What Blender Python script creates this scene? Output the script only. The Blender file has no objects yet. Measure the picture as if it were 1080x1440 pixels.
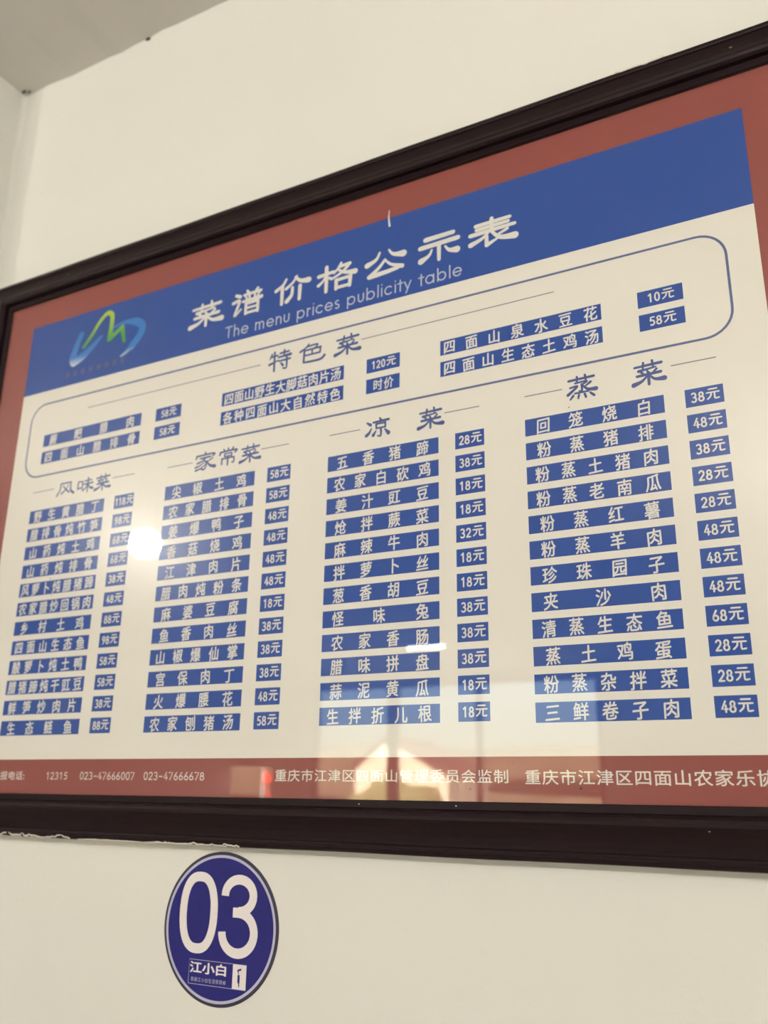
import bpy, bmesh, math, random
from mathutils import Matrix, Vector
random.seed(7)
sc = bpy.context.scene
C = sc.collection

# ------------------------------------------------------------------ camera
H0 = 1.38                      # camera height; board coordinates are measured from it
YS = -0.012                    # plane of the printed sheet
cam_d = bpy.data.cameras.new('camera'); cam = bpy.data.objects.new('camera', cam_d); C.objects.link(cam)
cam_d.sensor_fit = 'VERTICAL'; cam_d.sensor_height = 36.0; cam_d.sensor_width = 27.0
cam_d.lens = 1256.03 / 1440 * 36.0
DX = Vector((0.8835752334405709, 0.12895497188592944, 0.45018376478538175))
NY = Vector((0.46810733450377806, -0.2700118231330028, -0.8414090198899464))
UP = Vector((0.013051062570104343, 0.9541824933388221, -0.29894052781698915))
R = Matrix((DX, NY, UP))
cam.matrix_world = Matrix.Translation((0, YS - 1.0, H0)) @ R.to_4x4()
cam_d.clip_start = 0.01
cam_d.dof.use_dof = True
cam_d.dof.focus_distance = 1.02
cam_d.dof.aperture_fstop = 4.0
sc.camera = cam

# ------------------------------------------------------------------ world, sun, exposure
sc.view_settings.view_transform = 'Standard'
try: sc.view_settings.look = 'None'
except Exception: pass
sc.view_settings.gamma = 1.0
sc.view_settings.use_curve_mapping = False
sc.view_settings.exposure = 0.15
w = bpy.data.worlds.new('world'); sc.world = w; w.use_nodes = True
nt = w.node_tree
sky = nt.nodes.new('ShaderNodeTexSky'); sky.sky_type = 'NISHITA'; sky.sun_disc = False
sky.sun_elevation = math.radians(48); sky.sun_rotation = math.radians(20); sky.dust_density = 3.0
nt.links.new(sky.outputs[0], nt.nodes['Background'].inputs[0])
nt.nodes['Background'].inputs[1].default_value = 0.62
sun_d = bpy.data.lights.new('sun', 'SUN'); sun = bpy.data.objects.new('sun', sun_d); C.objects.link(sun)
sun_d.energy = 105.0; sun_d.angle = math.radians(1.0); sun_d.color = (1.0, 0.95, 0.86)
sun.rotation_euler = Vector((0.25, -0.75, -0.75)).to_track_quat('-Z', 'Y').to_euler()   # light travels away from the shop front
LAMP = 210.0; FILL_LAMP = 620.0    # radiance of the reflected globe and of the added fill globe
TUBE = 28.0

# ------------------------------------------------------------------ materials
def srgb(r, g, b):
    f = lambda c: (c / 255) / 12.92 if c / 255 <= 0.04045 else ((c / 255 + 0.055) / 1.055) ** 2.4
    return (f(r), f(g), f(b), 1)
def mat(name, col, rough=0.6, spec=0.5, noise=None, bump=None, coat=0.0, metal=0.0):
    m = bpy.data.materials.new(name); m.use_nodes = True
    t = m.node_tree; p = t.nodes['Principled BSDF']
    p.inputs['Base Color'].default_value = col if len(col) == 4 else (*col, 1)
    p.inputs['Roughness'].default_value = rough
    p.inputs['Specular IOR Level'].default_value = spec
    p.inputs['Coat Weight'].default_value = coat
    p.inputs['Metallic'].default_value = metal
    tc = t.nodes.new('ShaderNodeTexCoord')
    if noise:
        scale, amt, stretch = noise
        mp = t.nodes.new('ShaderNodeMapping'); mp.inputs['Scale'].default_value = stretch
        n = t.nodes.new('ShaderNodeTexNoise'); n.inputs['Scale'].default_value = scale; n.inputs['Detail'].default_value = 5
        r = t.nodes.new('ShaderNodeMapRange'); r.inputs['To Min'].default_value = 1 - amt; r.inputs['To Max'].default_value = 1 + amt
        mx = t.nodes.new('ShaderNodeVectorMath'); mx.operation = 'SCALE'
        mx.inputs[0].default_value = tuple(p.inputs['Base Color'].default_value)[:3]
        t.links.new(tc.outputs['Object'], mp.inputs[0]); t.links.new(mp.outputs[0], n.inputs['Vector'])
        t.links.new(n.outputs['Fac'], r.inputs['Value']); t.links.new(r.outputs[0], mx.inputs['Scale'])
        t.links.new(mx.outputs[0], p.inputs['Base Color'])
    if bump:
        scale, strg = bump
        n = t.nodes.new('ShaderNodeTexNoise'); n.inputs['Scale'].default_value = scale; n.inputs['Detail'].default_value = 4
        b = t.nodes.new('ShaderNodeBump'); b.inputs['Strength'].default_value = strg; b.inputs['Distance'].default_value = 0.002
        t.links.new(tc.outputs['Object'], n.inputs['Vector']); t.links.new(n.outputs['Fac'], b.inputs['Height'])
        t.links.new(b.outputs[0], p.inputs['Normal'])
    return m
def emis(name, col, s):
    m = bpy.data.materials.new(name); m.use_nodes = True
    t = m.node_tree; t.nodes.clear()
    e = t.nodes.new('ShaderNodeEmission'); e.inputs[0].default_value = (*col, 1); e.inputs[1].default_value = s
    o = t.nodes.new('ShaderNodeOutputMaterial'); t.links.new(e.outputs[0], o.inputs[0]); return m
M = {}
M['plaster'] = mat('white_plaster', (0.765, 0.765, 0.715), 0.75, 0.3, (3.0, 0.025, (1, 1, 1)), (55, 0.35))
M['ceiling'] = mat('ceiling_paint', (0.655, 0.635, 0.60), 0.85, 0.2, (4.0, 0.03, (1, 1, 1)), (40, 0.3))
M['paper'] = mat('printed_cream_paper', (0.88, 0.845, 0.79), 0.24, 0.35, (60, 0.012, (1, 1, 1)))
M['blue'] = mat('printed_blue_ink', (0.016, 0.078, 0.385), 0.24, 0.35, (60, 0.03, (1, 1, 1)))
M['bluetext'] = mat('printed_blue_lettering', (0.055, 0.10, 0.31), 0.35, 0.35)
M['rule'] = mat('printed_rule_ink', (0.11, 0.14, 0.33), 0.35, 0.35)
M['thin'] = mat('printed_thin_rule_ink', (0.22, 0.21, 0.32), 0.35, 0.35)
M['white'] = mat('printed_white_lettering', (0.82, 0.80, 0.76), 0.30, 0.35)
M['pale'] = mat('printed_pale_blue_lettering', (0.56, 0.60, 0.72), 0.30, 0.35)
M['red'] = mat('printed_brick_red_ground', (0.31, 0.070, 0.062), 0.30, 0.35, (50, 0.04, (1, 1, 1)))
M['dim'] = mat('printed_faint_brown_lettering', (0.13, 0.105, 0.20), 0.35, 0.3)
M['wood'] = mat('dark_stained_wood', (0.0105, 0.0030, 0.0050), 0.44, 0.20, (30, 0.5, (1.2, 6, 6)), (90, 0.25))
M['smear'] = mat('wall_paint_smear', (0.70, 0.67, 0.60), 0.8, 0.3, (60, 0.1, (1, 1, 1)))
M['backing'] = mat('backing_board', (0.20, 0.14, 0.09), 0.8)
M['speck'] = mat('dirt_speck', (0.05, 0.045, 0.04), 0.9)
M['navy'] = mat('sticker_navy_vinyl', (0.020, 0.019, 0.175), 0.5, 0.2, (70, 0.06, (1, 1, 1)))
M['rim'] = mat('sticker_dark_rim', (0.028, 0.026, 0.060), 0.45, 0.4)
M['ring'] = mat('sticker_lilac_ring', (0.50, 0.50, 0.66), 0.45, 0.4)
M['num'] = mat('sticker_white_print', (0.80, 0.76, 0.76), 0.45, 0.4)
M['globe'] = emis('opal_glass_lit', (1.0, 0.935, 0.85), LAMP)
M['fill_globe'] = emis('added_fill_globe', (1.0, 0.935, 0.85), FILL_LAMP)
M['tube'] = emis('tube_lamp_lit', (1.0, 0.96, 0.90), TUBE)
M['metal'] = mat('white_enamel', (0.7, 0.7, 0.68), 0.4)
M['tile'] = mat('floor_tile', (0.52, 0.48, 0.42), 0.25, 0.5, (2, 0.1, (1, 1, 1)))
M['pave'] = mat('street_paving', (0.30, 0.28, 0.25), 0.9, 0.3, (1.5, 0.2, (1, 1, 1)))
M['leaf'] = mat('hedge_leaf', (0.12, 0.125, 0.045), 0.8, 0.3, (6, 0.5, (1, 1, 1)))
M['hill'] = mat('wooded_hill', (0.075, 0.06, 0.035), 0.95, 0.1, (0.3, 0.5, (1, 1, 1)))
M['render'] = mat('house_render', (0.80, 0.72, 0.52), 0.9, 0.2, (2, 0.08, (1, 1, 1)))
M['roof'] = mat('house_roof', (0.10, 0.05, 0.035), 0.9, 0.2)
M['frame_al'] = mat('door_frame_paint', (0.35, 0.27, 0.22), 0.5)
M['flag'] = mat('red_cloth', (0.75, 0.05, 0.02), 0.8, 0.2)

def glass_mat():
    m = bpy.data.materials.new('picture_glass'); m.use_nodes = True
    t = m.node_tree; t.nodes.clear()
    lw = t.nodes.new('ShaderNodeLayerWeight'); lw.inputs['Blend'].default_value = 0.5
    pw = t.nodes.new('ShaderNodeMath'); pw.operation = 'POWER'; pw.inputs[1].default_value = 5
    ml = t.nodes.new('ShaderNodeMath'); ml.operation = 'MULTIPLY_ADD'; ml.inputs[1].default_value = 0.96; ml.inputs[2].default_value = 0.04
    tr = t.nodes.new('ShaderNodeBsdfTransparent'); tr.inputs[0].default_value = (0.985, 0.99, 0.985, 1)
    gl = t.nodes.new('ShaderNodeBsdfGlossy'); gl.inputs['Roughness'].default_value = 0.008
    mx = t.nodes.new('ShaderNodeMixShader'); o = t.nodes.new('ShaderNodeOutputMaterial')
    t.links.new(lw.outputs['Facing'], pw.inputs[0]); t.links.new(pw.outputs[0], ml.inputs[0])
    t.links.new(ml.outputs[0], mx.inputs[0]); t.links.new(tr.outputs[0], mx.inputs[1]); t.links.new(gl.outputs[0], mx.inputs[2])
    t.links.new(mx.outputs[0], o.inputs[0]); return m
M['glass'] = glass_mat()

# ------------------------------------------------------------------ helpers
def link_mesh(name, verts, faces, mats, parent=None, mi=None, smooth=False):
    me = bpy.data.meshes.new(name); me.from_pydata(verts, [], faces); me.update()
    for m in (mats if isinstance(mats, (list, tuple)) else [mats]): me.materials.append(m)
    if mi: me.polygons.foreach_set('material_index', mi)
    if smooth: me.polygons.foreach_set('use_smooth', [True] * len(me.polygons))
    o = bpy.data.objects.new(name, me); C.objects.link(o)
    if parent: o.parent = parent
    return o
def box_vf(x0, x1, y0, y1, z0, z1, n=0):
    v = [(x0,y0,z0),(x1,y0,z0),(x1,y1,z0),(x0,y1,z0),(x0,y0,z1),(x1,y0,z1),(x1,y1,z1),(x0,y1,z1)]
    f = [(0,3,2,1),(4,5,6,7),(0,1,5,4),(1,2,6,5),(2,3,7,6),(3,0,4,7)]
    return v, [tuple(i + n for i in q) for q in f]
def boxes(name, L, m, parent=None, bevel=0):
    V, F = [], []
    for b in L:
        v, f = box_vf(*b, n=len(V)); V += v; F += f
    o = link_mesh(name, V, F, m, parent)
    if bevel:
        md = o.modifiers.new('bevel', 'BEVEL'); md.width = bevel; md.segments = 2
    return o
def tag(o, label=None, cat=None, group=None, kind=None):
    if label: o['label'] = label
    if cat: o['category'] = cat
    if group: o['group'] = group
    if kind: o['kind'] = kind
    return o
def empty(name, loc):
    o = bpy.data.objects.new(name, None); C.objects.link(o); o.location = loc; o.empty_display_size = 0.1; return o

# ------------------------------------------------------------------ room shell
XC = -1.4254; CEIL = H0 + 1.411; DEEP = -9.0; XL = -7.6; XR = 2.4
def wall_back():
    prof = [(XC - 0.02, -0.011), (XC, -0.011)]
    r = 0.011
    for k in range(1, 6):
        a = math.radians(90 * k / 5); prof.append((XC + r - r * math.cos(a), -r + r * math.sin(a)))
    prof += [(XR, 0.0)]
    prof2 = prof + [(XR, 0.2), (XC - 0.02, 0.2)]
    n = len(prof2); V = [(x, y, 0) for x, y in prof2] + [(x, y, CEIL + 0.05) for x, y in prof2]
    F = [(i, (i + 1) % n, n + (i + 1) % n, n + i) for i in range(n)]
    F += [tuple(range(n - 1, -1, -1)), tuple(range(n, 2 * n))]
    return tag(link_mesh('wall_back', V, F, M['plaster']), kind='structure')
wall_back()
PIER = 0.078
tag(boxes('wall_left', [(XC - 0.28, XC, -PIER, 0.2, 0, CEIL + 0.05)], M['plaster'], bevel=0.006), kind='structure')
tag(boxes('wall_alcove', [(XL, XC - 0.28, 0.0, 0.2, 0, CEIL + 0.05)], M['plaster']), kind='structure')
tag(boxes('wall_right', [(XR, XR + 0.2, DEEP, 0.2, 0, CEIL + 0.05)], M['plaster']), kind='structure')
tag(boxes('wall_side', [(XL - 0.2, XL, DEEP, 0.2, 0, CEIL + 0.05)], M['plaster']), kind='structure')
OZ = H0 + 1.30
tag(boxes('wall_front', [(XL, XR, DEEP - 0.2, DEEP, OZ, CEIL + 0.05), (-2.6, XR, DEEP - 0.2, DEEP, 0, OZ),
                         (-6.95, -6.35, DEEP - 0.2, DEEP, 0, OZ), (XL, -6.95, DEEP - 0.2, DEEP, H0 + 0.3, OZ), (XL, -6.95, DEEP - 0.2, DEEP, 0, 0.9)], M['plaster']), kind='structure')
tag(boxes('floor', [(XL - 0.2, XR + 0.2, DEEP - 0.2, 0.2, -0.1, 0)], M['tile']), kind='structure')
def ceiling():   # slightly uneven painted slab, wavy where it meets the walls
    xs = [XL - 0.2 + i * 0.9 for i in range(6)] + [-2.2 + i * 0.035 for i in range(80)] + [0.7, 1.4, 2.6]
    ys = [0.2, 0.0, -0.03, -0.06, -0.12, -0.25, -0.5, -1.0, -2.0, -4.0, -6.5, DEEP - 0.2]
    V, F = [], []
    for y in ys:
        for x in xs:
            w_ = 0.0
            if -2.2 < x < 0.7: w_ = 0.0022 * math.sin(x * 17) + 0.0016 * math.sin(x * 41 + 1) + 0.001 * math.sin(x * 83)
            V.append((x, y, CEIL + w_ * (1 if y > -0.3 else 0)))
    nx = len(xs); nb = len(V)
    for j in range(len(ys) - 1):
        for i in range(nx - 1):
            a = j * nx + i; F.append((a, a + 1, a + nx + 1, a + nx))
    v, f = box_vf(xs[0], xs[-1], ys[-1], ys[0], CEIL + 0.06, CEIL + 0.2, nb)
    return tag(link_mesh('ceiling', V + v, F + f, M['ceiling']), kind='structure')
ceiling()
# shop front: posts of the open door frame at the far end
tag(boxes('door_1', [(-5.28, -5.14, DEEP - 0.12, DEEP - 0.04, 0, OZ), (-6.35, -2.6, DEEP - 0.12, DEEP - 0.04, OZ - 0.06, OZ),
                     (-6.35, -6.29, DEEP - 0.12, DEEP - 0.04, 0, OZ - 0.06), (-2.66, -2.6, DEEP - 0.12, DEEP - 0.04, 0, OZ - 0.06),
                     (-4.1, -4.04, DEEP - 0.12, DEEP - 0.04, 0, OZ - 0.06)], M['frame_al']), kind='structure')

# ------------------------------------------------------------------ ceiling lamps
def disc_lathe(prof, n=32):
    V, F = [], []
    for r, z in prof:
        for k in range(n):
            a = 2 * math.pi * k / n; V.append((r * math.cos(a), r * math.sin(a), z))
    for j in range(len(prof) - 1):
        for k in range(n):
            F.append((j * n + k, j * n + (k + 1) % n, (j + 1) * n + (k + 1) % n, (j + 1) * n + k))
    return V, F
def globe_lamp(x, y, z, rad, m, label):
    t = tag(empty('ceiling_lamp', (x, y, CEIL)), label, 'lamp', 'round ceiling lamps behind the camera')
    v, f = disc_lathe([(0.0, 0.0), (0.075, 0.0), (0.075, -0.02), (0.05, -0.035), (0.012, -0.04), (0.012, -0.075), (0.04, -0.08), (0.04, -0.095), (0, -0.095)])
    link_mesh('lamp_base', v, f, M['metal'], t)
    dz = z - CEIL; v, f = disc_lathe([(0.0, -0.07), (0.004, -0.07), (0.004, dz + rad), (0.025, dz + rad + 0.005), (0.03, dz + rad - 0.008), (0, dz + rad - 0.008)])
    link_mesh('lamp_cord', v, f, M['metal'], t)
    v, f = disc_lathe([(rad * math.sin(a), dz + rad * math.cos(a)) for a in [math.pi * k / 16 for k in range(17)]])
    link_mesh('lamp_globe', v, f, m, t, smooth=True)
    return t
S1 = 2.9                       # the mirrored line of sight meets this globe at (-0.950, 0.360) on the sheet
globe_lamp(-0.950 * S1, YS - (S1 - 1.0), H0 + 0.360 * S1, 0.066, M['globe'], 'lit opal globe ceiling lamp reflected as the bright glare on the glass')
globe_lamp(0.27, YS - 3.0, H0 + 1.22, 0.076, M['fill_globe'], 'added unseen opal globe lamp behind the camera, fill light from the right')  # unseen lamp added to even out the wall light, clear of the reflections
tl = tag(empty('tube_lamp', (-3.78, -7.0, CEIL)), 'lit tube ceiling lamp near the shop front, faint dash reflected in the glass', 'lamp')
boxes('lamp_housing', [(-0.22, 0.22, -0.04, 0.04, -0.03, 0.0)], M['metal'], tl)
boxes('lamp_tube', [(-0.20, 0.20, -0.015, 0.015, -0.055, -0.03)], M['tube'], tl)

# ------------------------------------------------------------------ outside, seen only as a reflection
tag(boxes('ground', [(-60, 40, -120, DEEP - 0.2, -0.25, -0.12)], M['pave']), kind='structure')
h = empty('house', (-20.3, -39, -0.12)); tag(h, 'sunlit cream gabled house across the street, reflected low in the glass', 'house')
W2 = 2.5
link_mesh('wall', [(-W2, 0, 0), (W2, 0, 0), (W2, 0, 2.3), (-0.7, 0, 3.9), (-W2, 0, 2.7), (-W2, -5, 0), (W2, -5, 0), (W2, -5, 2.3), (-0.7, -5, 3.9), (-W2, -5, 2.7)],
          [(4, 3, 2, 1, 0), (5, 6, 7, 8, 9), (0, 1, 6, 5), (1, 2, 7, 6), (4, 0, 5, 9)], M['render'], h)
link_mesh('roof', [(-W2 - .2, .2, 2.65), (-0.7, .2, 4.0), (W2 + .2, .2, 2.2), (-W2 - .2, -5.2, 2.65), (-0.7, -5.2, 4.0), (W2 + .2, -5.2, 2.2),
                   (-W2 - .2, .2, 2.75), (-0.7, .2, 4.1), (W2 + .2, .2, 2.3), (-W2 - .2, -5.2, 2.75), (-0.7, -5.2, 4.1), (W2 + .2, -5.2, 2.3)],
          [(0, 1, 4, 3), (1, 2, 5, 4), (6, 9, 10, 7), (7, 10, 11, 8), (0, 6, 7, 1), (1, 7, 8, 2), (3, 4, 10, 9), (4, 5, 11, 10), (0, 3, 9, 6), (2, 8, 11, 5)], M['roof'], h)
boxes('window', [(-2.6, -1.6, -0.02, 0.04, 0.9, 1.4)], M['roof'], h); boxes('window', [(0.4, 1.4, -0.02, 0.04, 0.8, 1.4)], M['roof'], h)
def blob(name, loc, sx, sy, sz, m, seed):
    rnd = random.Random(seed); bm = bmesh.new(); bmesh.ops.create_icosphere(bm, subdivisions=4, radius=1)
    for v in bm.verts:
        k = 1 + 0.12 * math.sin(v.co.x * 7 + seed) * math.sin(v.co.z * 9) + rnd.uniform(-.06, .06)
        v.co = Vector((v.co.x * sx * k, v.co.y * sy * k, max(v.co.z, -0.05) * sz * k))
    me = bpy.data.meshes.new(name); bm.to_mesh(me); bm.free(); me.materials.append(m)
    o = bpy.data.objects.new(name, me); C.objects.link(o); o.location = loc; return o
tag(blob('hedge', (-17.9, -34, -0.1), 2.7, 0.8, 1.95, M['leaf'], 3), 'green hedge before the cream house, reflected in the glass', 'hedge')
tag(blob('hill', (-25, -100, -0.2), 85, 18, 7.0, M['hill'], 5), kind='structure')
fl = tag(empty('flag', (-9.9, -13.0, 0.0)), 'red pennant on a pole outside the shop front, reflected at the lower glass edge', 'flag')
boxes('pole', [(-0.015, 0.015, -0.015, 0.015, -0.12, 1.75)], M['metal'], fl)
link_mesh('cloth', [(0.02, 0, 1.50), (0.02, 0, 1.70), (0.42, 0.03, 1.56), (0.02, 0.006, 1.50), (0.02, 0.006, 1.70), (0.42, 0.036, 1.56),
                    (0.02, 0, 1.46), (0.18, 0, 1.30), (0.10, 0, 1.30), (0.02, 0.006, 1.46), (0.18, 0.006, 1.30), (0.10, 0.006, 1.30)],
          [(0, 1, 2), (3, 5, 4), (0, 2, 5, 3), (1, 4, 5, 2), (0, 3, 4, 1), (6, 7, 8), (9, 11, 10)], M['flag'], fl)

# ------------------------------------------------------------------ lettering tools
class Flat:
    """collects flat printed shapes (X, Z measured on the sheet) on thin layers"""
    def __init__(s, y): s.V = []; s.F = []; s.MI = []; s.y = y; s.k = 0
    def poly(s, pts, mi=0, dy=0.0):
        n = len(s.V); s.V += [(x, s.y - dy, z) for x, z in pts]; s.F.append(tuple(range(n, n + len(pts)))); s.MI.append(mi)
    def rect(s, x0, z0, x1, z1, mi=0, dy=0.0): s.poly([(x0, z0), (x1, z0), (x1, z1), (x0, z1)], mi, dy)
    def mesh(s, vs, fs, mi=0, dy=0.0):
        n = len(s.V); s.V += [(x, s.y - dy, z) for x, z in vs]
        for f in fs: s.F.append(tuple(i + n for i in f)); s.MI.append(mi)
    def stroke(s, pts, w0, w1=None, mi=0, dy=0.0, smooth=True, cap='round', asp=(1, 1)):
        if w1 is None: w1 = w0
        if smooth and len(pts) > 2:
            P = [pts[0]] + list(pts) + [pts[-1]]; q = []
            for i in range(1, len(P) - 2):
                for k in range(6):
                    t = k / 6; a, b, c, d = P[i - 1], P[i], P[i + 1], P[i + 2]
                    q.append(tuple(0.5 * (2 * b[j] + (c[j] - a[j]) * t + (2 * a[j] - 5 * b[j] + 4 * c[j] - d[j]) * t * t + (-a[j] + 3 * b[j] - 3 * c[j] + d[j]) * t ** 3) for j in (0, 1)))
            q.append(tuple(pts[-1])); pts = q
        n = len(pts); tot = sum(math.dist(pts[i], pts[i + 1]) for i in range(n - 1)) or 1e-9; acc = 0
        L, Rr = [], []
        for i, p in enumerate(pts):
            if i: acc += math.dist(pts[i - 1], p)
            a = pts[max(i - 1, 0)]; b = pts[min(i + 1, n - 1)]
            dx, dz = b[0] - a[0], b[1] - a[1]; l = math.hypot(dx, dz) or 1e-9
            hw = (w0 + (w1 - w0) * (acc / tot) ** 1.5) / 2
            nx, nz = -dz / l * hw, dx / l * hw
            L.append((p[0] + nx, p[1] + nz)); Rr.append((p[0] - nx, p[1] - nz))
        s.k += 1; dd = dy + (s.k % 20) * 4e-6
        m = len(s.V); s.V += [(x, s.y - dd, z) for x, z in L + Rr]
        for i in range(n - 1):
            s.F.append((m + i, m + n + i, m + n + i + 1, m + i + 1)); s.MI.append(mi)
        if cap == 'round':
            for p, ww in ((pts[0], w0), (pts[-1], w1)):
                s.poly([(p[0] + ww / 2 * math.cos(a), p[1] + ww / 2 * math.sin(a)) for a in [2 * math.pi * k / 10 for k in range(10)]], mi, dd + 2e-6)
    def build(s, name, mats, parent=None, off=(0, 0, 0)):
        V = [(x - off[0], y - off[1], z - off[2]) for x, y, z in s.V]
        o = link_mesh(name, V, s.F, mats, parent, s.MI)
        bm = bmesh.new(); bm.from_mesh(o.data)
        fl_ = [f for f in bm.faces if f.normal.y > 0]
        if fl_: bmesh.ops.reverse_faces(bm, faces=fl_)
        bm.to_mesh(o.data); bm.free(); return o

_cache = {}
def glyph(ch, off=0.0):
    """outline of one character of Blender's own font as (verts, faces) in em units"""
    k = (ch, off)
    if k in _cache: return _cache[k]
    cu = bpy.data.curves.new('glyph', 'FONT'); cu.body = ch; cu.size = 1.0; cu.resolution_u = 3; cu.offset = off
    ob = bpy.data.objects.new('glyph', cu); C.objects.link(ob)
    dg = bpy.context.evaluated_depsgraph_get()
    me = bpy.data.meshes.new_from_object(ob.evaluated_get(dg))
    v = [(p.co.x, p.co.y) for p in me.vertices]; f = [tuple(p.vertices) for p in me.polygons]
    bpy.data.objects.remove(ob); bpy.data.curves.remove(cu); bpy.data.meshes.remove(me)
    _cache[k] = (v, f); return v, f
def put_char(fl, ch, x, z, w_, h_, mi=0, dy=0.0, hand=True, off=0.0, seed=0):
    """character ink box fitted: centre x, z; em width w_, em height h_"""
    if off > 0:          # heavier lettering: three copies nudged apart
        for k, (ex, ez) in enumerate(((-off, -off * .6), (off, -off * .6), (0, off))):
            put_char(fl, ch, x + ex * w_, z + ez * h_, w_, h_, mi, dy + k * 1.2e-5, hand, 0.0, seed)
        return
    v, f = glyph(ch, 0.0); out = []
    ph = (ord(ch) % 17) * 0.9 + seed
    for a, b in v:
        a -= 0.5; b -= 0.38
        if hand:
            a2 = a * 0.98 + 0.045 * b * math.sin(ph)
            b2 = b + (0.065 + 0.03 * math.sin(ph * 1.7)) * a
            a, b = a2, b2
        out.append((x + a * w_, z + b * h_))
    fl.mesh(out, f, mi, dy)

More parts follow.
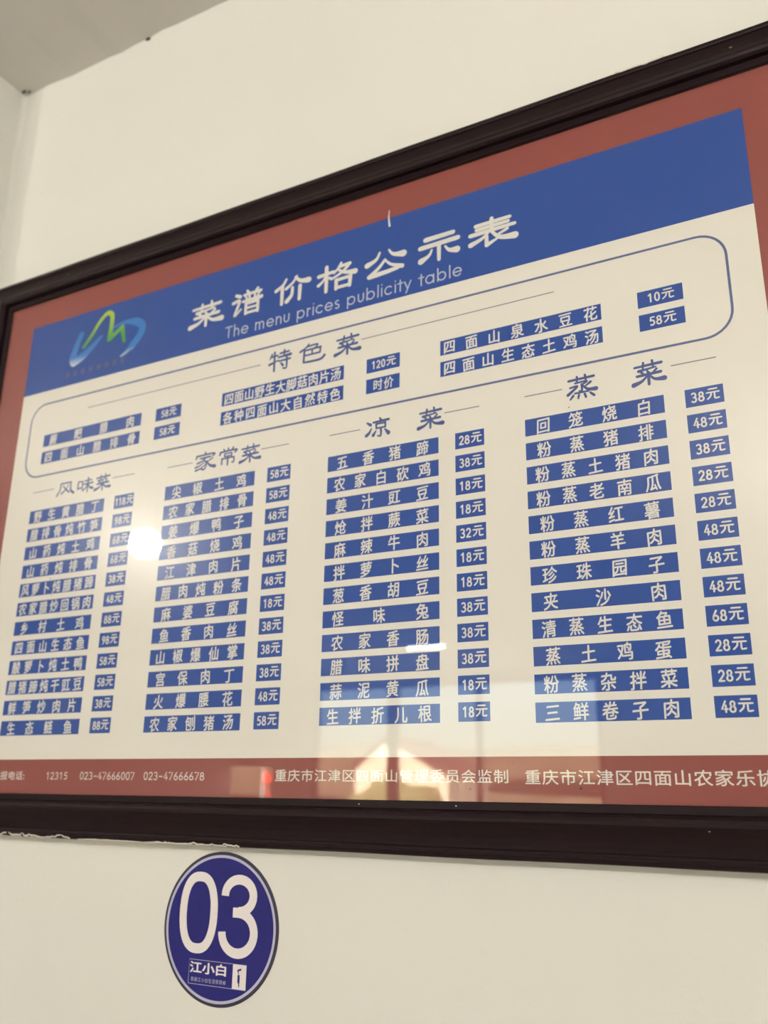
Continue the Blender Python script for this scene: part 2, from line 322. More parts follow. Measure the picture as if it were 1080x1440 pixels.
# brush glyphs of the heading script: strokes  x,y x,y ...|w0,w1   in a unit box, y up
B = {
'菜': ".08,.80 .92,.84|.07,.09;.36,.95 .34,.72|.07,.06;.64,.99 .66,.74|.07,.06;.74,.69 .50,.66 .20,.62|.05,.09;.26,.57 .33,.50|.06,.07;.47,.58 .50,.50|.06,.07;.76,.60 .66,.50|.07,.05;.14,.41 .88,.45|.08,.09;.5,.50 .5,.0|.09,.08;.47,.38 .28,.17 .02,.06|.06,.14;.53,.38 .70,.18 .98,.15|.06,.15",
'谱': ".12,.90 .26,.81|.08,.10;.03,.60 .24,.64 .20,.40 .10,.04 .31,.26|.09,.05;.50,.98 .56,.88|.07,.07;.86,.98 .78,.88|.08,.05;.40,.83 .97,.85|.07,.08;.59,.84 .59,.58|.07,.06;.77,.84 .77,.58|.07,.06;.45,.76 .50,.66|.05,.06;.92,.77 .86,.66|.06,.05;.37,.56 1.0,.58|.07,.10;.48,.45 .48,.02|.08,.08;.48,.44 .89,.45|.07,.07;.89,.47 .89,.02|.08,.08;.48,.25 .88,.25|.06,.06;.48,.05 .88,.05|.07,.07",
'价': ".32,.97 .22,.76 .02,.60|.07,.10;.21,.72 .21,.0|.10,.09;.64,.99 .52,.76 .33,.58|.06,.09;.60,.96 .76,.76 1.0,.70|.07,.15;.52,.56 .50,.26 .36,.05|.08,.12;.75,.56 .74,.02|.10,.09",
'格': ".02,.68 .42,.72|.10,.08;.23,.98 .23,.0|.10,.09;.21,.62 .13,.44 .02,.32|.05,.09;.26,.56 .37,.46|.05,.08;.62,.99 .56,.82 .43,.66|.07,.06;.57,.86 .86,.89|.08,.08;.86,.89 .66,.62 .38,.44|.08,.06;.56,.74 .72,.58 1.0,.50|.06,.14;.50,.35 .50,.0|.09,.09;.50,.34 .88,.36|.08,.08;.88,.37 .86,.0|.10,.09;.50,.04 .86,.04|.08,.08",
'公': ".36,.94 .27,.70 .04,.56|.06,.14;.60,.95 .72,.74 .97,.66|.05,.17;.50,.60 .34,.34 .10,.08|.07,.11;.10,.08 .5,.11 .84,.16|.12,.09;.50,.60 .66,.36 .94,.18|.05,.11",
'示': ".16,.90 .86,.92|.12,.10;.02,.62 .98,.66|.11,.11;.5,.64 .5,.02|.10,.08;.32,.46 .24,.26 .04,.12|.05,.15;.66,.46 .76,.28 .95,.22|.05,.16",
'表': ".14,.86 .90,.88|.09,.08;.16,.71 .86,.73|.09,.08;.02,.55 1.0,.58|.10,.08;.5,1.0 .5,.55|.09,.08;.44,.54 .28,.34 .02,.20|.06,.12;.38,.38 .38,.05|.08,.09;.38,.05 .62,.20|.10,.05;.84,.46 .64,.34|.07,.06;.50,.50 .68,.22 1.0,.14|.07,.16",
'特': ".13,.90 .04,.66|.07,.05;.10,.76 .40,.78|.07,.07;.25,.98 .25,.0|.08,.08;.02,.38 .42,.52|.10,.05;.50,.86 .92,.88|.07,.07;.70,1.0 .70,.68|.07,.07;.44,.67 1.0,.70|.07,.11;.46,.46 .98,.48|.07,.08;.82,.66 .82,.06 .66,.06|.08,.06;.56,.34 .66,.20|.07,.09",
'色': ".38,1.0 .28,.84 .06,.68|.06,.09;.32,.88 .72,.90 .62,.72|.07,.06;.22,.69 .84,.71|.07,.07;.84,.72 .82,.42|.08,.07;.22,.42 .82,.43|.07,.07;.52,.68 .52,.44|.07,.06;.22,.70 .20,.08|.09,.08;.20,.08 .45,.05 .85,.06 1.0,.22|.08,.10",
'风': ".20,.92 .18,.45 .02,.04|.08,.10;.20,.92 .78,.93|.08,.08;.79,.94 .80,.35 .99,.08|.08,.14;.66,.76 .50,.40 .28,.16|.06,.10;.34,.74 .52,.44 .72,.20|.06,.10",
'味': ".05,.80 .05,.28|.08,.08;.05,.80 .33,.80|.07,.07;.33,.80 .33,.28|.08,.08;.05,.34 .33,.34|.07,.07;.46,.80 .90,.82|.07,.08;.40,.57 1.0,.60|.07,.09;.68,1.0 .68,.0|.09,.08;.66,.54 .56,.30 .38,.14|.06,.10;.70,.54 .82,.30 1.0,.20|.06,.14",
'家': ".5,1.0 .5,.90|.09,.07;.08,.88 .06,.72|.07,.08;.08,.86 .92,.89 .87,.74|.08,.07;.26,.70 .76,.73|.07,.08;.54,.70 .38,.54 .12,.44|.06,.08;.42,.62 .58,.36 .50,.05 .36,.06|.06,.08;.46,.46 .28,.30 .04,.22|.05,.08;.54,.32 .32,.13 .06,.04|.05,.09;.86,.62 .62,.46|.07,.05;.58,.50 .76,.22 1.0,.12|.07,.15",
'常': ".5,1.0 .5,.84|.08,.07;.24,.98 .32,.86|.06,.08;.78,1.0 .68,.86|.08,.05;.08,.84 .05,.68|.07,.09;.08,.82 .94,.85 .88,.70|.08,.08;.32,.70 .32,.52|.07,.07;.32,.69 .70,.70|.06,.06;.70,.70 .70,.52|.07,.07;.32,.53 .70,.54|.06,.06;.18,.42 .18,.10|.08,.08;.18,.41 .84,.43|.07,.07;.84,.43 .84,.14 .73,.13|.08,.06;.5,.52 .5,.0|.09,.08",
'凉': ".05,.84 .20,.70|.07,.12;.02,.16 .14,.28 .24,.50|.13,.05;.60,1.0 .66,.88|.07,.09;.32,.81 .98,.85|.08,.10;.45,.70 .45,.46|.08,.07;.45,.70 .84,.71|.07,.07;.84,.72 .84,.46|.08,.07;.45,.47 .84,.47|.07,.07;.65,.46 .65,.05 .52,.06|.09,.06;.44,.34 .32,.12|.05,.13;.82,.36 .98,.12|.05,.16",
'蒸': ".06,.84 .94,.88|.08,.08;.36,.97 .35,.76|.07,.06;.64,1.0 .66,.78|.07,.06;.28,.69 .70,.71 .52,.58|.06,.06;.51,.60 .51,.31 .42,.32|.07,.05;.10,.52 .36,.55 .18,.36 .02,.22|.06,.10;.82,.64 .62,.48|.08,.05;.54,.54 .72,.34 .99,.30|.06,.14;.26,.24 .74,.25|.06,.06;.20,.15 .10,.0|.08,.06;.40,.15 .37,.0|.07,.06;.60,.15 .64,.0|.07,.07;.80,.16 .92,.02|.07,.08",
'元': ".18,.90 .82,.90|.11;.02,.60 .98,.60|.11;.36,.60 .32,.30 .06,.04|.11;.63,.60 .63,.12 .72,.03 .96,.06|.11",
}
def brush(fl, ch, x0, z0, x1, z1, mi=0, dy=0.0, bold=1.0, slant=0.0):
    w_, h_ = x1 - x0, z1 - z0
    for st in B[ch].split(';'):
        pts, ww = st.split('|'); ww = [float(a) for a in ww.split(',')]
        P = [tuple(float(c) for c in p.split(',')) for p in pts.split()]
        P = [(x0 + (a + slant * b) * w_, z0 + b * h_) for a, b in P]
        fl.stroke(P, ww[0] * h_ * bold, ww[-1] * h_ * bold, mi, dy)
def arc(cx, cy, rx, ry, a0, a1, n=14):
    return [(cx + rx * math.cos(math.radians(a0 + (a1 - a0) * k / n)), cy + ry * math.sin(math.radians(a0 + (a1 - a0) * k / n))) for k in range(n + 1)]
DIG = {  # digits in a box 0.55 x 1
'0': [arc(.28, .5, .22, .44, 90, 450, 20)],
'1': [[(.10, .78), (.30, .92)], [(.30, .94), (.30, .06)]],
'2': [arc(.27, .68, .21, .25, 160, -30) + [(.06, .07)], [(.06, .07), (.50, .07)]],
'3': [arc(.25, .71, .20, .22, 140, -80), arc(.25, .28, .23, .23, 88, -140)],
'4': [[(.36, .94), (.03, .30), (.54, .30)], [(.38, .60), (.38, .06)]],
'5': [[(.48, .92), (.14, .92), (.10, .55)], arc(.25, .33, .23, .26, 125, -130)],
'6': [[(.36, .94), (.10, .50), (.06, .30)], arc(.28, .29, .22, .22, 180, -180, 18)],
'9': [arc(.28, .70, .21, .22, 0, 360, 18), [(.49, .68), (.44, .40), (.20, .06)]],
'8': [arc(.28, .71, .18, .20, -90, 270, 16), arc(.28, .28, .23, .22, 90, 450, 18)],
}
LET = {  # thin round letters, x height .5
'T': (.55, [[(.0, .70), (.50, .70)], [(.25, .70), (.25, 0)]]),
'h': (.50, [[(.06, .75), (.06, 0)], arc(.23, .27, .17, .20, 180, 0) + [(.40, 0)]]),
'e': (.60, [[(.04, .25), (.51, .25)], arc(.28, .25, .24, .24, 0, 320, 18)]),
'm': (.80, [[(.06, .5), (.06, 0)], arc(.21, .30, .15, .18, 180, 0, 8) + [(.36, 0)], arc(.51, .30, .15, .18, 180, 0, 8) + [(.66, 0)]]),
'n': (.50, [[(.06, .5), (.06, 0)], arc(.23, .28, .17, .20, 180, 0, 8) + [(.40, 0)]]),
'u': (.50, [[(.06, .5)] + arc(.23, .20, .17, .19, 180, 360, 8) + [(.40, .5)]]),
'p': (.64, [[(.06, .5), (.06, -.2)], arc(.30, .25, .24, .24, 180, -180, 20)]),
'r': (.32, [[(.06, .5), (.06, 0)], arc(.20, .30, .14, .17, 180, 70, 6)]),
'i': (.16, [[(.07, .5), (.07, 0)], [(.07, .69), (.07, .71)]]),
'c': (.56, [arc(.28, .25, .24, .24, 45, 315, 16)]),
's': (.38, [arc(.18, .37, .12, .12, 50, 250, 8) + arc(.18, .125, .13, .125, 80, -140, 8)]),
'b': (.64, [[(.06, .75), (.06, 0)], arc(.30, .25, .24, .24, 180, -180, 20)]),
'l': (.16, [[(.07, .75), (.07, 0)]]),
't': (.32, [[(.15, .68), (.15, 0)], [(.0, .48), (.30, .48)]]),
'y': (.46, [[(.02, .5), (.22, .04)], [(.42, .5), (.12, -.2)]]),
'a': (.64, [arc(.28, .25, .24, .24, 0, 360, 20), [(.52, .5), (.52, 0)]]),
' ': (.30, []),
}

# ------------------------------------------------------------------ the framed menu board
BO = Vector((-0.66, 0.0, H0 - 0.0714))
board = tag(empty('menu_board', BO), 'large blue and white price board behind glass in dark wooden frame on wall', 'menu board')
def build(fl, name, mats, parent, label=None):
    off = BO; par = parent
    o = fl.build(name, mats, None, off)
    o.parent = par
    if label: o['label'] = label
    return o
def FZ(y_layer):     # layer n above the sheet
    return YS - 0.00012 * y_layer
def up_z(o):         # printed coordinates are relative to the camera height
    for v in o.data.vertices: v.co.z += H0
    return o
IX0, IX1, IZ0, IZ1 = -1.3405, 0.0200, -0.0095, 0.8627     # inner opening of the frame
# sheet
o = boxes('menu_sheet', [(IX0 - 0.012 - BO.x, IX1 + 0.012 - BO.x, YS, YS + 0.003, IZ0 - 0.012 + H0 - BO.z, IZ1 + 0.012 + H0 - BO.z)], M['red'], board)
o['label'] = 'printed price sheet with brick red margin'
sheet = o
f = Flat(FZ(1)); f.rect(-1.2775, 0.0403, -0.0423, 0.8118); up_z(build(f, 'cream_panel', M['paper'], sheet, 'cream white printed field'))
f = Flat(FZ(2)); f.rect(-1.2775, 0.6732, -0.0423, 0.8118, 0, 0.0)
up_z(build(f, 'header_band', M['blue'], sheet, 'deep blue title band along the top'))
# round-cornered box round the house specials
f = Flat(FZ(2))
x0, x1, z0, z1, r = -1.2478, -0.0790, 0.5105, 0.6475, 0.033
P = arc(x0 + r, z1 - r, r, r, 180, 90, 8) + arc(x1 - r, z1 - r, r, r, 90, 0, 8) + arc(x1 - r, z0 + r, r, r, 0, -90, 8) + arc(x0 + r, z0 + r, r, r, -90, -180, 8)
f.stroke(P + [P[0]], 0.0031, smooth=False, cap=None)
up_z(build(f, 'specials_outline', M['rule'], sheet, 'thin blue rounded outline round the specials'))
# heading rules
for a, b, z in [(-1.1121, -0.7525, 0.6202), (-0.5754, -0.2899, 0.6212), (-1.2191, -1.1682, 0.4817), (-1.0359, -0.9885, 0.4810),
                (-0.9206, -0.8702, 0.4800), (-0.7416, -0.6928, 0.4804), (-0.6240, -0.5742, 0.4807), (-0.4461, -0.3962, 0.4810),
                (-0.3346, -0.2855, 0.4817), (-0.1536, -0.1026, 0.4846)]:
    f = Flat(FZ(2)); f.rect(a, z - 0.0007, b, z + 0.0007); up_z(build(f, 'heading_rule', M['thin'], sheet))
# title
for ch, a, b in zip('菜谱价格公示表', (-.9035, -.8180, -.7350, -.6570, -.5740, -.4860, -.4085), (-.8310, -.7555, -.6680, -.5860, -.5040, -.4190, -.3365)):
    f = Flat(FZ(3)); brush(f, ch, a + .003, 0.7165, b - .003, 0.7590, 0, 0, 1.58)
    up_z(build(f, 'title_character', M['white'], sheet))
# english line
f = Flat(FZ(3)); s = 'The menu prices publicity table'
adv = [LET[c][0] + 0.085 for c in s]; tot = sum(adv) - .085; sx = (0.4169 - 0.8245) / -tot; x = -0.8245
for c, a in zip(s, adv):
    for st in LET[c][1]:
        f.stroke([(x + p * sx, 0.6830 + q * 0.0262) for p, q in st], 0.0021, smooth=False)
    x += a * sx
up_z(build(f, 'subtitle_lettering', M['pale'], sheet, 'thin pale blue English line under the title'))
# headings
HD = [('特', -.7365, .6040, -.6975, .6360), ('色', -.6830, .6040, -.6375, .6350), ('菜', -.6200, .6035, -.5775, .6350),
      ('风', -1.1610, .4665, -1.1210, .4900), ('味', -1.1140, .4655, -1.0790, .4900), ('菜', -1.0740, .4640, -1.0400, .4910),
      ('家', -.8660, .4645, -.8270, .4925), ('常', -.8200, .4655, -.7860, .4925), ('菜', -.7805, .4640, -.7430, .4915),
      ('凉', -.5650, .4650, -.5290, .4925), ('菜', -.4850, .4635, -.4480, .4925),
      ('蒸', -.2790, .4655, -.2430, .4955), ('菜', -.1985, .4665, -.1610, .4970)]
groups = [('specials_heading', HD[:3]), ('column_heading', HD[3:6]), ('column_heading', HD[6:9]), ('column_heading', HD[9:11]), ('column_heading', HD[11:])]
for nm, hs in groups:
    for ch, a, b, c, d in hs:
        f = Flat(FZ(2)); brush(f, ch, a, b, c, d, 0, 0, 1.42); up_z(build(f, 'heading_character', M['bluetext'], sheet))
# dishes
def dish(x0, x1, ztop, h_, text):
    f = Flat(FZ(2)); f.rect(x0, ztop - h_, x1, ztop)
    n = len(text); w_ = x1 - x0
    mg = {3: .0145, 4: .0145, 5: .0110, 6: .0080}.get(n, .0045)
    cw = min(0.0182, (w_ - 2 * mg) / n * 0.98)
    for i, ch in enumerate(text):
        cx = x0 + mg + cw / 2 + (w_ - 2 * mg - cw) * i / (n - 1)
        put_char(f, ch, cx, ztop - h_ / 2 - 0.0002 + 0.0004 * math.sin(i * 2.3 + n), cw * 1.04, h_ * 0.93, 1, 0.00012, True, 0.020 if cw > .0178 else 0.010, i)
    up_z(build(f, 'dish_name', [M['blue'], M['white']], sheet))
def price(x0, x1, ztop, h_, text):
    f = Flat(FZ(2)); f.rect(x0, ztop - h_, x1, ztop)
    zc = ztop - h_ / 2; hh = h_ * 0.56; cx = (x0 + x1) / 2 + 0.0008
    if text == '时价':
        for i, ch in enumerate(text): put_char(f, ch, cx - .0085 + i * .017, zc, .0160, h_ * .82, 1, 0.00012, True, 0.018)
    else:
        ds = text[:-1]; dw = 0.0078 if len(ds) == 2 else 0.0074; yw = 0.0138
        tw = dw * len(ds) + 0.0012 + yw; x = cx - tw / 2
        for c in ds:
            for st in DIG[c]: f.stroke([(x + p * dw * 1.45, zc - hh / 2 + q * hh) for p, q in st], 0.0020, mi=1, dy=0.00012, smooth=False)
            x += dw * 1.02
        x += 0.0012
        for stt in B['元'].split(';'):
            pts = stt.split('|')[0]
            f.stroke([(x + float(p.split(',')[0]) * yw, zc - hh / 2 + 0.0008 + float(p.split(',')[1]) * hh * 1.10) for p in pts.split()], 0.0019, mi=1, dy=0.00012)
    up_z(build(f, 'price_tag', [M['blue'], M['white']], sheet))
COLS = [
 ((-1.2190, -1.0485), (-1.0265, -0.9855), ['野生黄腊丁', '腊排骨炖竹笋', '山药炖土鸡', '山药炖排骨', '风萝卜炖腊猪蹄', '农家腊炒回锅肉', '乡村土鸡', '四面山生态鱼', '酸萝卜炖土鸭', '腊猪蹄炖干豇豆', '鲜笋炒肉片', '生态鲢鱼'],
  ['118', '98', '68', '68', '38', '48', '88', '98', '58', '58', '38', '88']),
 ((-0.9212, -0.7510), (-0.7285, -0.6880), ['尖椒土鸡', '农家腊排骨', '姜爆鸭子', '香菇烧鸡', '江津肉片', '腊肉炖粉条', '麻婆豆腐', '鱼香肉丝', '山椒爆仙掌', '宫保肉丁', '火爆腰花', '农家刨猪汤'],
  ['58', '58', '48', '48', '48', '48', '18', '38', '38', '38', '48', '58']),
 ((-0.6253, -0.4548), (-0.4310, -0.3905), ['五香猪蹄', '农家白砍鸡', '姜汁豇豆', '炝拌蕨菜', '麻辣牛肉', '拌萝卜丝', '葱香胡豆', '怪味兔', '农家香肠', '腊味拼盘', '蒜泥黄瓜', '生拌折儿根'],
  ['28', '38', '18', '18', '32', '18', '18', '38', '38', '38', '18', '18']),
 ((-0.3353, -0.1645), (-0.1408, -0.0985), ['回笼烧白', '粉蒸猪排', '粉蒸土猪肉', '粉蒸老南瓜', '粉蒸红薯', '粉蒸羊肉', '珍珠园子', '夹沙肉', '清蒸生态鱼', '蒸土鸡蛋', '粉蒸杂拌菜', '三鲜卷子肉'],
  ['38', '48', '38', '28', '28', '48', '48', '48', '68', '28', '28', '48']),
]
RH = 0.0226
for ci, ((a, b), (c, d), names, prices) in enumerate(COLS):
    for i in range(12):
        zt = 0.4482 + (0.0015 if ci == 3 else 0) - i * ((0.4482 - 0.0990) / 11 + (0.00008 if ci == 3 else 0) - (0.0003 if ci == 2 else 0))
        dish(a, b, zt, RH, names[i]); price(c, d, zt + 0.0006, RH, prices[i] + '元')
for (a, b, c, d), rows in [((-1.2100, -0.9865, -0.9555, -0.9030), [('蕨粑腊肉', '58元'), ('四面山腊排骨', '58元')]),
                           ((-0.8222, -0.6035, -0.5662, -0.5132), [('四面山野生大脚菇肉片汤', '120元'), ('各种四面山大自然特色', '时价')]),
                           ((-0.4515, -0.2308, -0.1856, -0.1317), [('四面山泉水豆花', '10元'), ('四面山生态土鸡汤', '58元')])]:
    for i, (t_, p_) in enumerate(rows):
        zt = (0.5865 if a < -0.6 else 0.5882) - i * 0.0317
        dish(a, b, zt, 0.0222, t_); price(c, d, zt + (0.0028 if a > -0.6 else 0.0), 0.0222, p_)
# line along the bottom margin
def line(txt, x0, x1, zc, h_, parent_name, off=0.0):
    f = Flat(FZ(1)); n = len(txt); cw = (x1 - x0) / n
    for i, ch in enumerate(txt): put_char(f, ch, x0 + cw * (i + .5), zc, cw * 0.96, h_, 0, 0, False, off)
    up_z(build(f, parent_name, M['white'], sheet))
line('重庆市江津区四面山管理委员会监制', -0.6910, -0.3688, 0.0185, 0.0160, 'footer_lettering', .012)
line('重庆市江津区四面山农家乐协会监制', -0.3515, -0.0266, 0.0178, 0.0170, 'footer_lettering', .012)
line('监督举报电话:', -1.2560, -1.1380, 0.0165, 0.0135, 'footer_lettering', .012)
def digits_line(txt, x0, x1, zc, h_):
    f = Flat(FZ(1)); cw = (x1 - x0) / len(txt)
    D = dict(DIG); D['7'] = [[(.04, .92), (.52, .92), (.18, .06)]]; D['-'] = [[(.08, .45), (.48, .45)]]
    for i, c in enumerate(txt):
        for st in D[c]: f.stroke([(x0 + cw * (i + .06) + p * cw * 1.5, zc - h_ / 2 + q * h_) for p, q in st], 0.0014, smooth=False)
    up_z(build(f, 'footer_number', M['white'], sheet))
digits_line('12315', -1.1060, -1.0600, 0.0165, 0.0108)
digits_line('023-47666007', -1.0365, -0.9290, 0.0168, 0.0112)
digits_line('023-47666678', -0.9135, -0.8045, 0.0170, 0.0112)

# emblem: green double peak over two blue crescents
def grad_mat(name, c0, c1, axis, a, b):
    m = mat(name, c0, 0.3, 0.35); t = m.node_tree
    tc = t.nodes.new('ShaderNodeTexCoord'); sp = t.nodes.new('ShaderNodeSeparateXYZ')
    r_ = t.nodes.new('ShaderNodeMapRange'); r_.inputs['From Min'].default_value = a; r_.inputs['From Max'].default_value = b
    mx = t.nodes.new('ShaderNodeMix'); mx.data_type = 'RGBA'; mx.inputs[6].default_value = (*c0[:3], 1); mx.inputs[7].default_value = (*c1[:3], 1)
    t.links.new(tc.outputs['Object'], sp.inputs[0]); t.links.new(sp.outputs[axis], r_.inputs[0]); t.links.new(r_.outputs[0], mx.inputs[0])
    t.links.new(mx.outputs[2], t.nodes['Principled BSDF'].inputs['Base Color']); return m
zb = H0 - BO.z
M['green'] = grad_mat('printed_green_gradient', srgb(70, 165, 75), srgb(178, 208, 70), 2, 0.745 + zb, 0.785 + zb)
M['sky1'] = grad_mat('printed_blue_white_gradient', srgb(220, 228, 235), srgb(45, 128, 212), 2, 0.709 + zb, 0.725 + zb)
M['sky2'] = grad_mat('printed_sky_gradient', srgb(190, 210, 232), srgb(40, 128, 212), 2, 0.702 + zb, 0.716 + zb)
f = Flat(FZ(3))
f.stroke([(-1.1490, .7690), (-1.1580, .7480), (-1.1640, .7260), (-1.1600, .7170)], 0.011, 0.018)
f.stroke([(-1.1600, .7170), (-1.1400, .7240), (-1.1180, .7380), (-1.1000, .7530)], 0.0170, 0.006)
up_z(build(f, 'emblem_crescent', M['sky1'], sheet, 'sky blue left crescent of the emblem fading to white'))
f = Flat(FZ(3))
f.stroke([(-1.0720, .7640), (-1.0480, .7680), (-1.0220, .7640)], 0.004, 0.013)
f.stroke([(-1.0220, .7640), (-1.0060, .7520), (-1.0080, .7360), (-1.0250, .7170)], 0.0150, 0.0150)
f.stroke([(-1.0250, .7170), (-1.0360, .7090), (-1.0480, .7030)], 0.010, 0.0035)
up_z(build(f, 'emblem_crescent', M['sky2'], sheet, 'sky blue right crescent of the emblem'))
f = Flat(FZ(4))
f.stroke([(-1.1400, .7420), (-1.1230, .7620), (-1.1080, .7830), (-1.0930, .7960), (-1.0840, .7960)], 0.0075, 0.0080)
f.stroke([(-1.0880, .7965), (-1.0790, .7900), (-1.0780, .7700), (-1.0800, .7450)], 0.0095, 0.0105)
f.stroke([(-1.0800, .7430), (-1.0640, .7520), (-1.0530, .7600)], 0.0105, 0.0075)
f.stroke([(-1.0520, .7600), (-1.0480, .7450), (-1.0440, .7310)], 0.0095, 0.0070)
up_z(build(f, 'emblem_peak', M['green'], sheet, 'green to yellow double peak of the emblem'))
f = Flat(FZ(3))
for i in range(8):       # worn, unreadable line below the emblem
    xx = -1.178 + i * 0.0185
    for k in range(3):
        f.stroke([(xx, .6905 + k * .0035), (xx + .0115, .6910 + k * .0035)], 0.0011, smooth=False)
    f.stroke([(xx + .006, .6885), (xx + .0055, .7000)], 0.0012, smooth=False)
up_z(build(f, 'emblem_caption', M['dim'], sheet, 'faint worn brownish caption under the emblem'))
# white chip and dirt
f = Flat(FZ(4)); f.stroke([(-.5325, .8240), (-.5335, .8130), (-.5320, .7975)], 0.0016, 0.0036); up_z(build(f, 'white_chip', M['white'], sheet, 'small white chip above the title'))
for (x, z, r_) in [(-1.150, .3240, .0013), (-1.143, .2960, .0009), (-.2780, .4560, .0009), (-.2870, .0062, .0016), (-.4170, .0045, .0013), (-.3640, .0330, .0008)]:
    f = Flat(FZ(4)); f.poly([(x + r_ * math.cos(a) * random.uniform(.7, 1.2), z + r_ * math.sin(a) * random.uniform(.7, 1.2)) for a in [k * math.pi / 4 for k in range(8)]])
    up_z(build(f, 'dirt_speck', M['speck'], sheet))
# glass pane
g = boxes('glass_pane', [(IX0 - 0.008 - BO.x, IX1 + 0.008 - BO.x, YS - 0.0040, YS - 0.0015, IZ0 - 0.008 + zb, IZ1 + 0.008 + zb)], M['glass'], board)
g['label'] = 'clear picture glass over the sheet'
bk = boxes('backing_board', [(IX0 - 0.03 - BO.x, IX1 + 0.03 - BO.x, YS + 0.0032, -0.0015, IZ0 - 0.03 + zb, IZ1 + 0.03 + zb)], M['backing'], board)

# moulded frame: profile (s outward from the opening, d in front of the sheet)
PROF = [(0.0, -0.0005), (0.0, 0.0048), (0.0008, 0.0056), (0.0088, 0.0056), (0.0096, 0.0050), (0.0100, 0.0052), (0.0106, 0.0118), (0.0135, 0.0150),
        (0.0170, 0.0166), (0.0205, 0.0164), (0.0235, 0.0146), (0.0300, 0.0115), (0.0380, 0.0092), (0.0460, 0.0076), (0.0490, 0.0072), (0.0500, 0.0088),
        (0.0520, 0.0098), (0.0545, 0.0094), (0.0556, 0.0076), (0.0580, 0.0070), (0.0602, 0.0056), (0.0610, 0.0030), (0.0610, -0.0116)]
def rail(side):
    cx = {'b': (IX0, IZ0, IX1, IZ0, 0, -1), 't': (IX1, IZ1, IX0, IZ1, 0, 1), 'l': (IX0, IZ1, IX0, IZ0, -1, 0), 'r': (IX1, IZ0, IX1, IZ1, 1, 0)}[side]
    ax, az, bx, bz, nx, nz = cx
    L = math.hypot(bx - ax, bz - az); tx, tz = (bx - ax) / L, (bz - az) / L
    n = 60 if side in 'bt' else 40; V, F = [], []
    prof = PROF + [(0.0, -0.0116)]; m = len(prof)
    for i in range(n + 1):
        t = i / n
        for s_, d in prof:
            a = -s_ + t * (L + 2 * s_)
            px = ax + tx * a + nx * s_; pz = az + tz * a + nz * s_
            wob = 0.0003 * math.sin(t * 31 + (2 if side == 't' else 0)) * (s_ / 0.06)
            V.append((px + nx * wob - BO.x, YS - d, pz + nz * wob + zb))
    for i in range(n):
        for k in range(m):
            F.append((i * m + k, (i + 1) * m + k, (i + 1) * m + (k + 1) % m, i * m + (k + 1) % m))
    F += [tuple(range(m)), tuple(n * m + k for k in range(m - 1, -1, -1))]
    o = link_mesh('frame_rail', V, F, M['wood'], board)
    bm = bmesh.new(); bm.from_mesh(o.data); bmesh.ops.recalc_face_normals(bm, faces=bm.faces); bm.to_mesh(o.data); bm.free()
    return o
for s_ in 'btlr': rail(s_)
# dried wall paint smeared over the frame's outer edge
def smear(x0, x1, side, amp, n=46, seed=1):
    rnd = random.Random(seed); V, F = [], []
    zo = (IZ0 - 0.0612) if side == 'b' else (IZ1 + 0.0612); sg = 1 if side == 'b' else -1
    y_front = YS - 0.0040
    hgt = 0
    for i in range(n + 1):
        t = i / n; x = x0 + (x1 - x0) * t
        e = min(1, t * 6, (1 - t) * 6)
        hgt = 0.6 * hgt + 0.4 * abs(rnd.gauss(0, 1)); a = (0.0004 + amp * hgt * (0.35 + rnd.random() * .4)) * e
        V += [(x - BO.x, -0.0001, zo - sg * 0.0022 + zb), (x - BO.x, YS * 0.5, zo - sg * 0.0006 + zb), (x - BO.x, y_front + 0.001, zo - sg * 0.0004 + zb), (x - BO.x, YS - 0.0085, zo + sg * (a + 0.0003) + zb), (x - BO.x, YS - 0.0060, zo + sg * (a + 0.0011) + zb)]
    for i in range(n):
        for k in range(4):
            F.append((i * 5 + k, (i + 1) * 5 + k, (i + 1) * 5 + k + 1, i * 5 + k + 1))
    o = link_mesh('paint_smear', V, F, M['smear'], board, smooth=True); o['label'] = 'dried wall paint smeared on the frame edge'
smear(-1.235, -1.085, 'b', 0.0060, 60, 3); smear(-1.09, -1.035, 'b', 0.0075, 20, 13); smear(-1.02, -0.90, 'b', 0.0014, 40, 4); smear(-0.90, -0.755, 'b', 0.0034, 60, 9); smear(-0.765, -0.735, 'b', 0.0045, 12, 19)
smear(-0.190, -0.125, 't', 0.0035, 30, 5); smear(-1.41, -1.385, 't', 0.004, 12, 6)
# chips on the frame
for (s1, x, d, w_) in [('b', -0.792, .0150, .0030), ('b', -0.155, .0070, .0011), ('b', -.432, .0075, .0011), ('b', -.56, .0075, .001), ('t', -0.045, .0112, .0022), ('t', -1.19, .012, .0022)]:
    z = IZ0 - 0.0185 if (s1, x) == ('b', -0.792) else (IZ0 - 0.005 if s1 == 'b' else IZ1 + 0.034)
    if (s1, x) == ('b', -0.155): z = IZ0 - 0.024; d = .0140
    bm = bmesh.new(); bmesh.ops.create_icosphere(bm, subdivisions=2, radius=1.0)
    for v in bm.verts: v.co = Vector((x - BO.x + v.co.x * w_, YS - d + v.co.y * .0006, z + zb + v.co.z * w_ * .6))
    me = bpy.data.meshes.new('frame_fleck'); bm.to_mesh(me); bm.free(); me.materials.append(M['backing'] if w_ > .002 else M['smear'])
    o = bpy.data.objects.new('frame_fleck', me); C.objects.link(o); o.parent = board

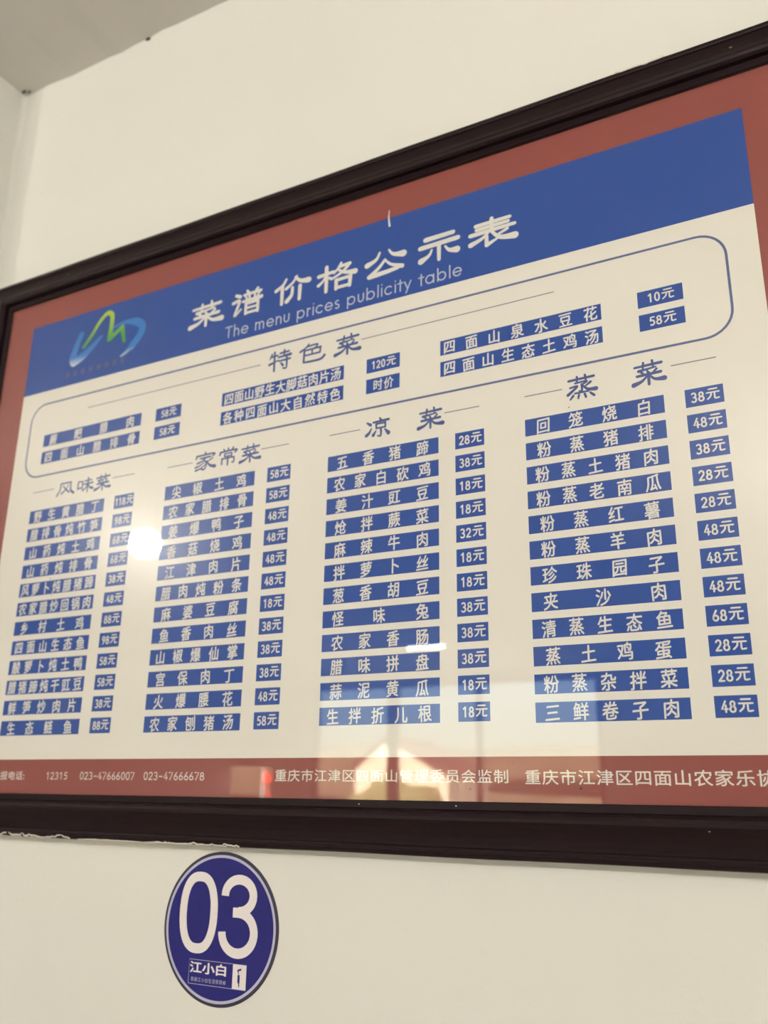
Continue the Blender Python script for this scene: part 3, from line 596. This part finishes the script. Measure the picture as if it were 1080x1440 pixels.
# ------------------------------------------------------------------ round table number sticker
KW = 1.0116
SC = (-0.7635 * KW, -0.1675 * KW); SR = 0.0903 * KW
SO = Vector((SC[0], 0.0, SC[1] + H0))
st = tag(empty('number_sticker', SO), 'round navy blue sticker reading 03 on the wall below the menu board', 'sticker')
v, fc = disc_lathe([(0, 0.0012), (SR - .0006, 0.0012), (SR, 0.0008), (SR, 0.0001), (0, 0.0001)], 96)
base = link_mesh('sticker_disc', [(x, -z, y) for x, y, z in v], fc, M['rim'], st)
def ringpoly(fl, r0, r1, mi=0, n=96, cx=0, cz=0):
    for k in range(n):
        a, b = 2 * math.pi * k / n, 2 * math.pi * (k + 1) / n
        fl.poly([(cx + r0 * math.cos(a), cz + r0 * math.sin(a)), (cx + r1 * math.cos(a), cz + r1 * math.sin(a)), (cx + r1 * math.cos(b), cz + r1 * math.sin(b)), (cx + r0 * math.cos(b), cz + r0 * math.sin(b))], mi)
f = Flat(-0.0014); f.poly([(SR * .925 * math.cos(2 * math.pi * k / 96), SR * .925 * math.sin(2 * math.pi * k / 96)) for k in range(96)])
f.build('navy_field', M['navy'], base)
f = Flat(-0.0015); ringpoly(f, SR * .920, SR * .957); f.build('lilac_ring', M['ring'], base)
def sx_(x): return (x * KW - SC[0])
def sz_(z): return (z * KW - SC[1])
f = Flat(-0.0016); ww = 0.0117
cx0, cz0 = sx_(-.7982), sz_(-.1513)
f.stroke([(cx0 + (0.0252) * math.copysign(abs(math.cos(a)) ** .80, math.cos(a)), cz0 + 0.0432 * math.copysign(abs(math.sin(a)) ** .88, math.sin(a))) for a in [2 * math.pi * k / 48 for k in range(49)]], ww, smooth=False, cap=None)
cx1 = sx_(-.7350)
f.stroke(arc(cx1, sz_(-.1282), .0222, .0192, 184, -90, 24), ww, smooth=False, cap=None)
f.stroke([(cx1 - .0085, sz_(-.1481)), (cx1 + .003, sz_(-.1481))], ww, smooth=False, cap=None)
f.stroke(arc(cx1 + .0008, sz_(-.1715), .0250, .0236, 90, -180, 28), ww, smooth=False, cap=None)
f.build('number_lettering', M['num'], base)
f = Flat(-0.0016)
lx0, lx1, lz0, lz1 = sx_(-.8073), sx_(-.7179), sz_(-.2346), sz_(-.2068)
f.stroke([(lx0, lz0), (lx1, lz0), (lx1, lz1), (lx0, lz1), (lx0, lz0)], 0.0006, smooth=False, cap=None, mi=1)
f.rect(sx_(-.7385), lz0, lx1, lz1, 0)
for i, ch in enumerate('江小白'): put_char(f, ch, sx_(-.7965 + i * .0200), sz_(-.2155), .0205, .0140, 0, 0, False, 0.030)
for i, ch in enumerate('我是江小白生活很简单'): put_char(f, ch, sx_(-.8010 + i * .0056), sz_(-.2292), .0053, .0055, 1, 0, False)
f.build('badge_lettering', [M['num'], M['ring']], base)
f = Flat(-0.0018)
for px, pz, qx, qz, w0 in [(-.7305, -.2135, -.7262, -.2120, .0022), (-.7300, -.2150, -.7296, -.2168, .0014), (-.7290, -.2195, -.7288, -.2262, .0034), (-.7282, -.2280, -.7280, -.2310, .0014)]:   # worn vertical print, unreadable in the photograph
    f.stroke([(sx_(px), sz_(pz)), (sx_(qx), sz_(qz))], w0, smooth=False)
f.build('badge_small_print', M['navy'], base)

# small marks left on wall and ceiling edge
for (x, y, z, s) in [(-1.415, -0.014, CEIL - 0.003, .0035), (-1.404, -0.010, CEIL - 0.004, .0025), (-1.08, -0.003, CEIL - 0.006, .0035)]:
    o = blob('cobweb_fleck', (x, y, z), s * 1.6, s * .6, s, M['speck'], 11)
    tag(o, {-1.415: 'dark cobweb fleck in the ceiling corner, nearest the left wall', -1.404: 'smaller dark cobweb fleck just right of the ceiling corner', -1.08: 'lone dark cobweb fleck on the ceiling edge right of the corner'}[x], 'cobweb', 'cobweb flecks along the ceiling edge')
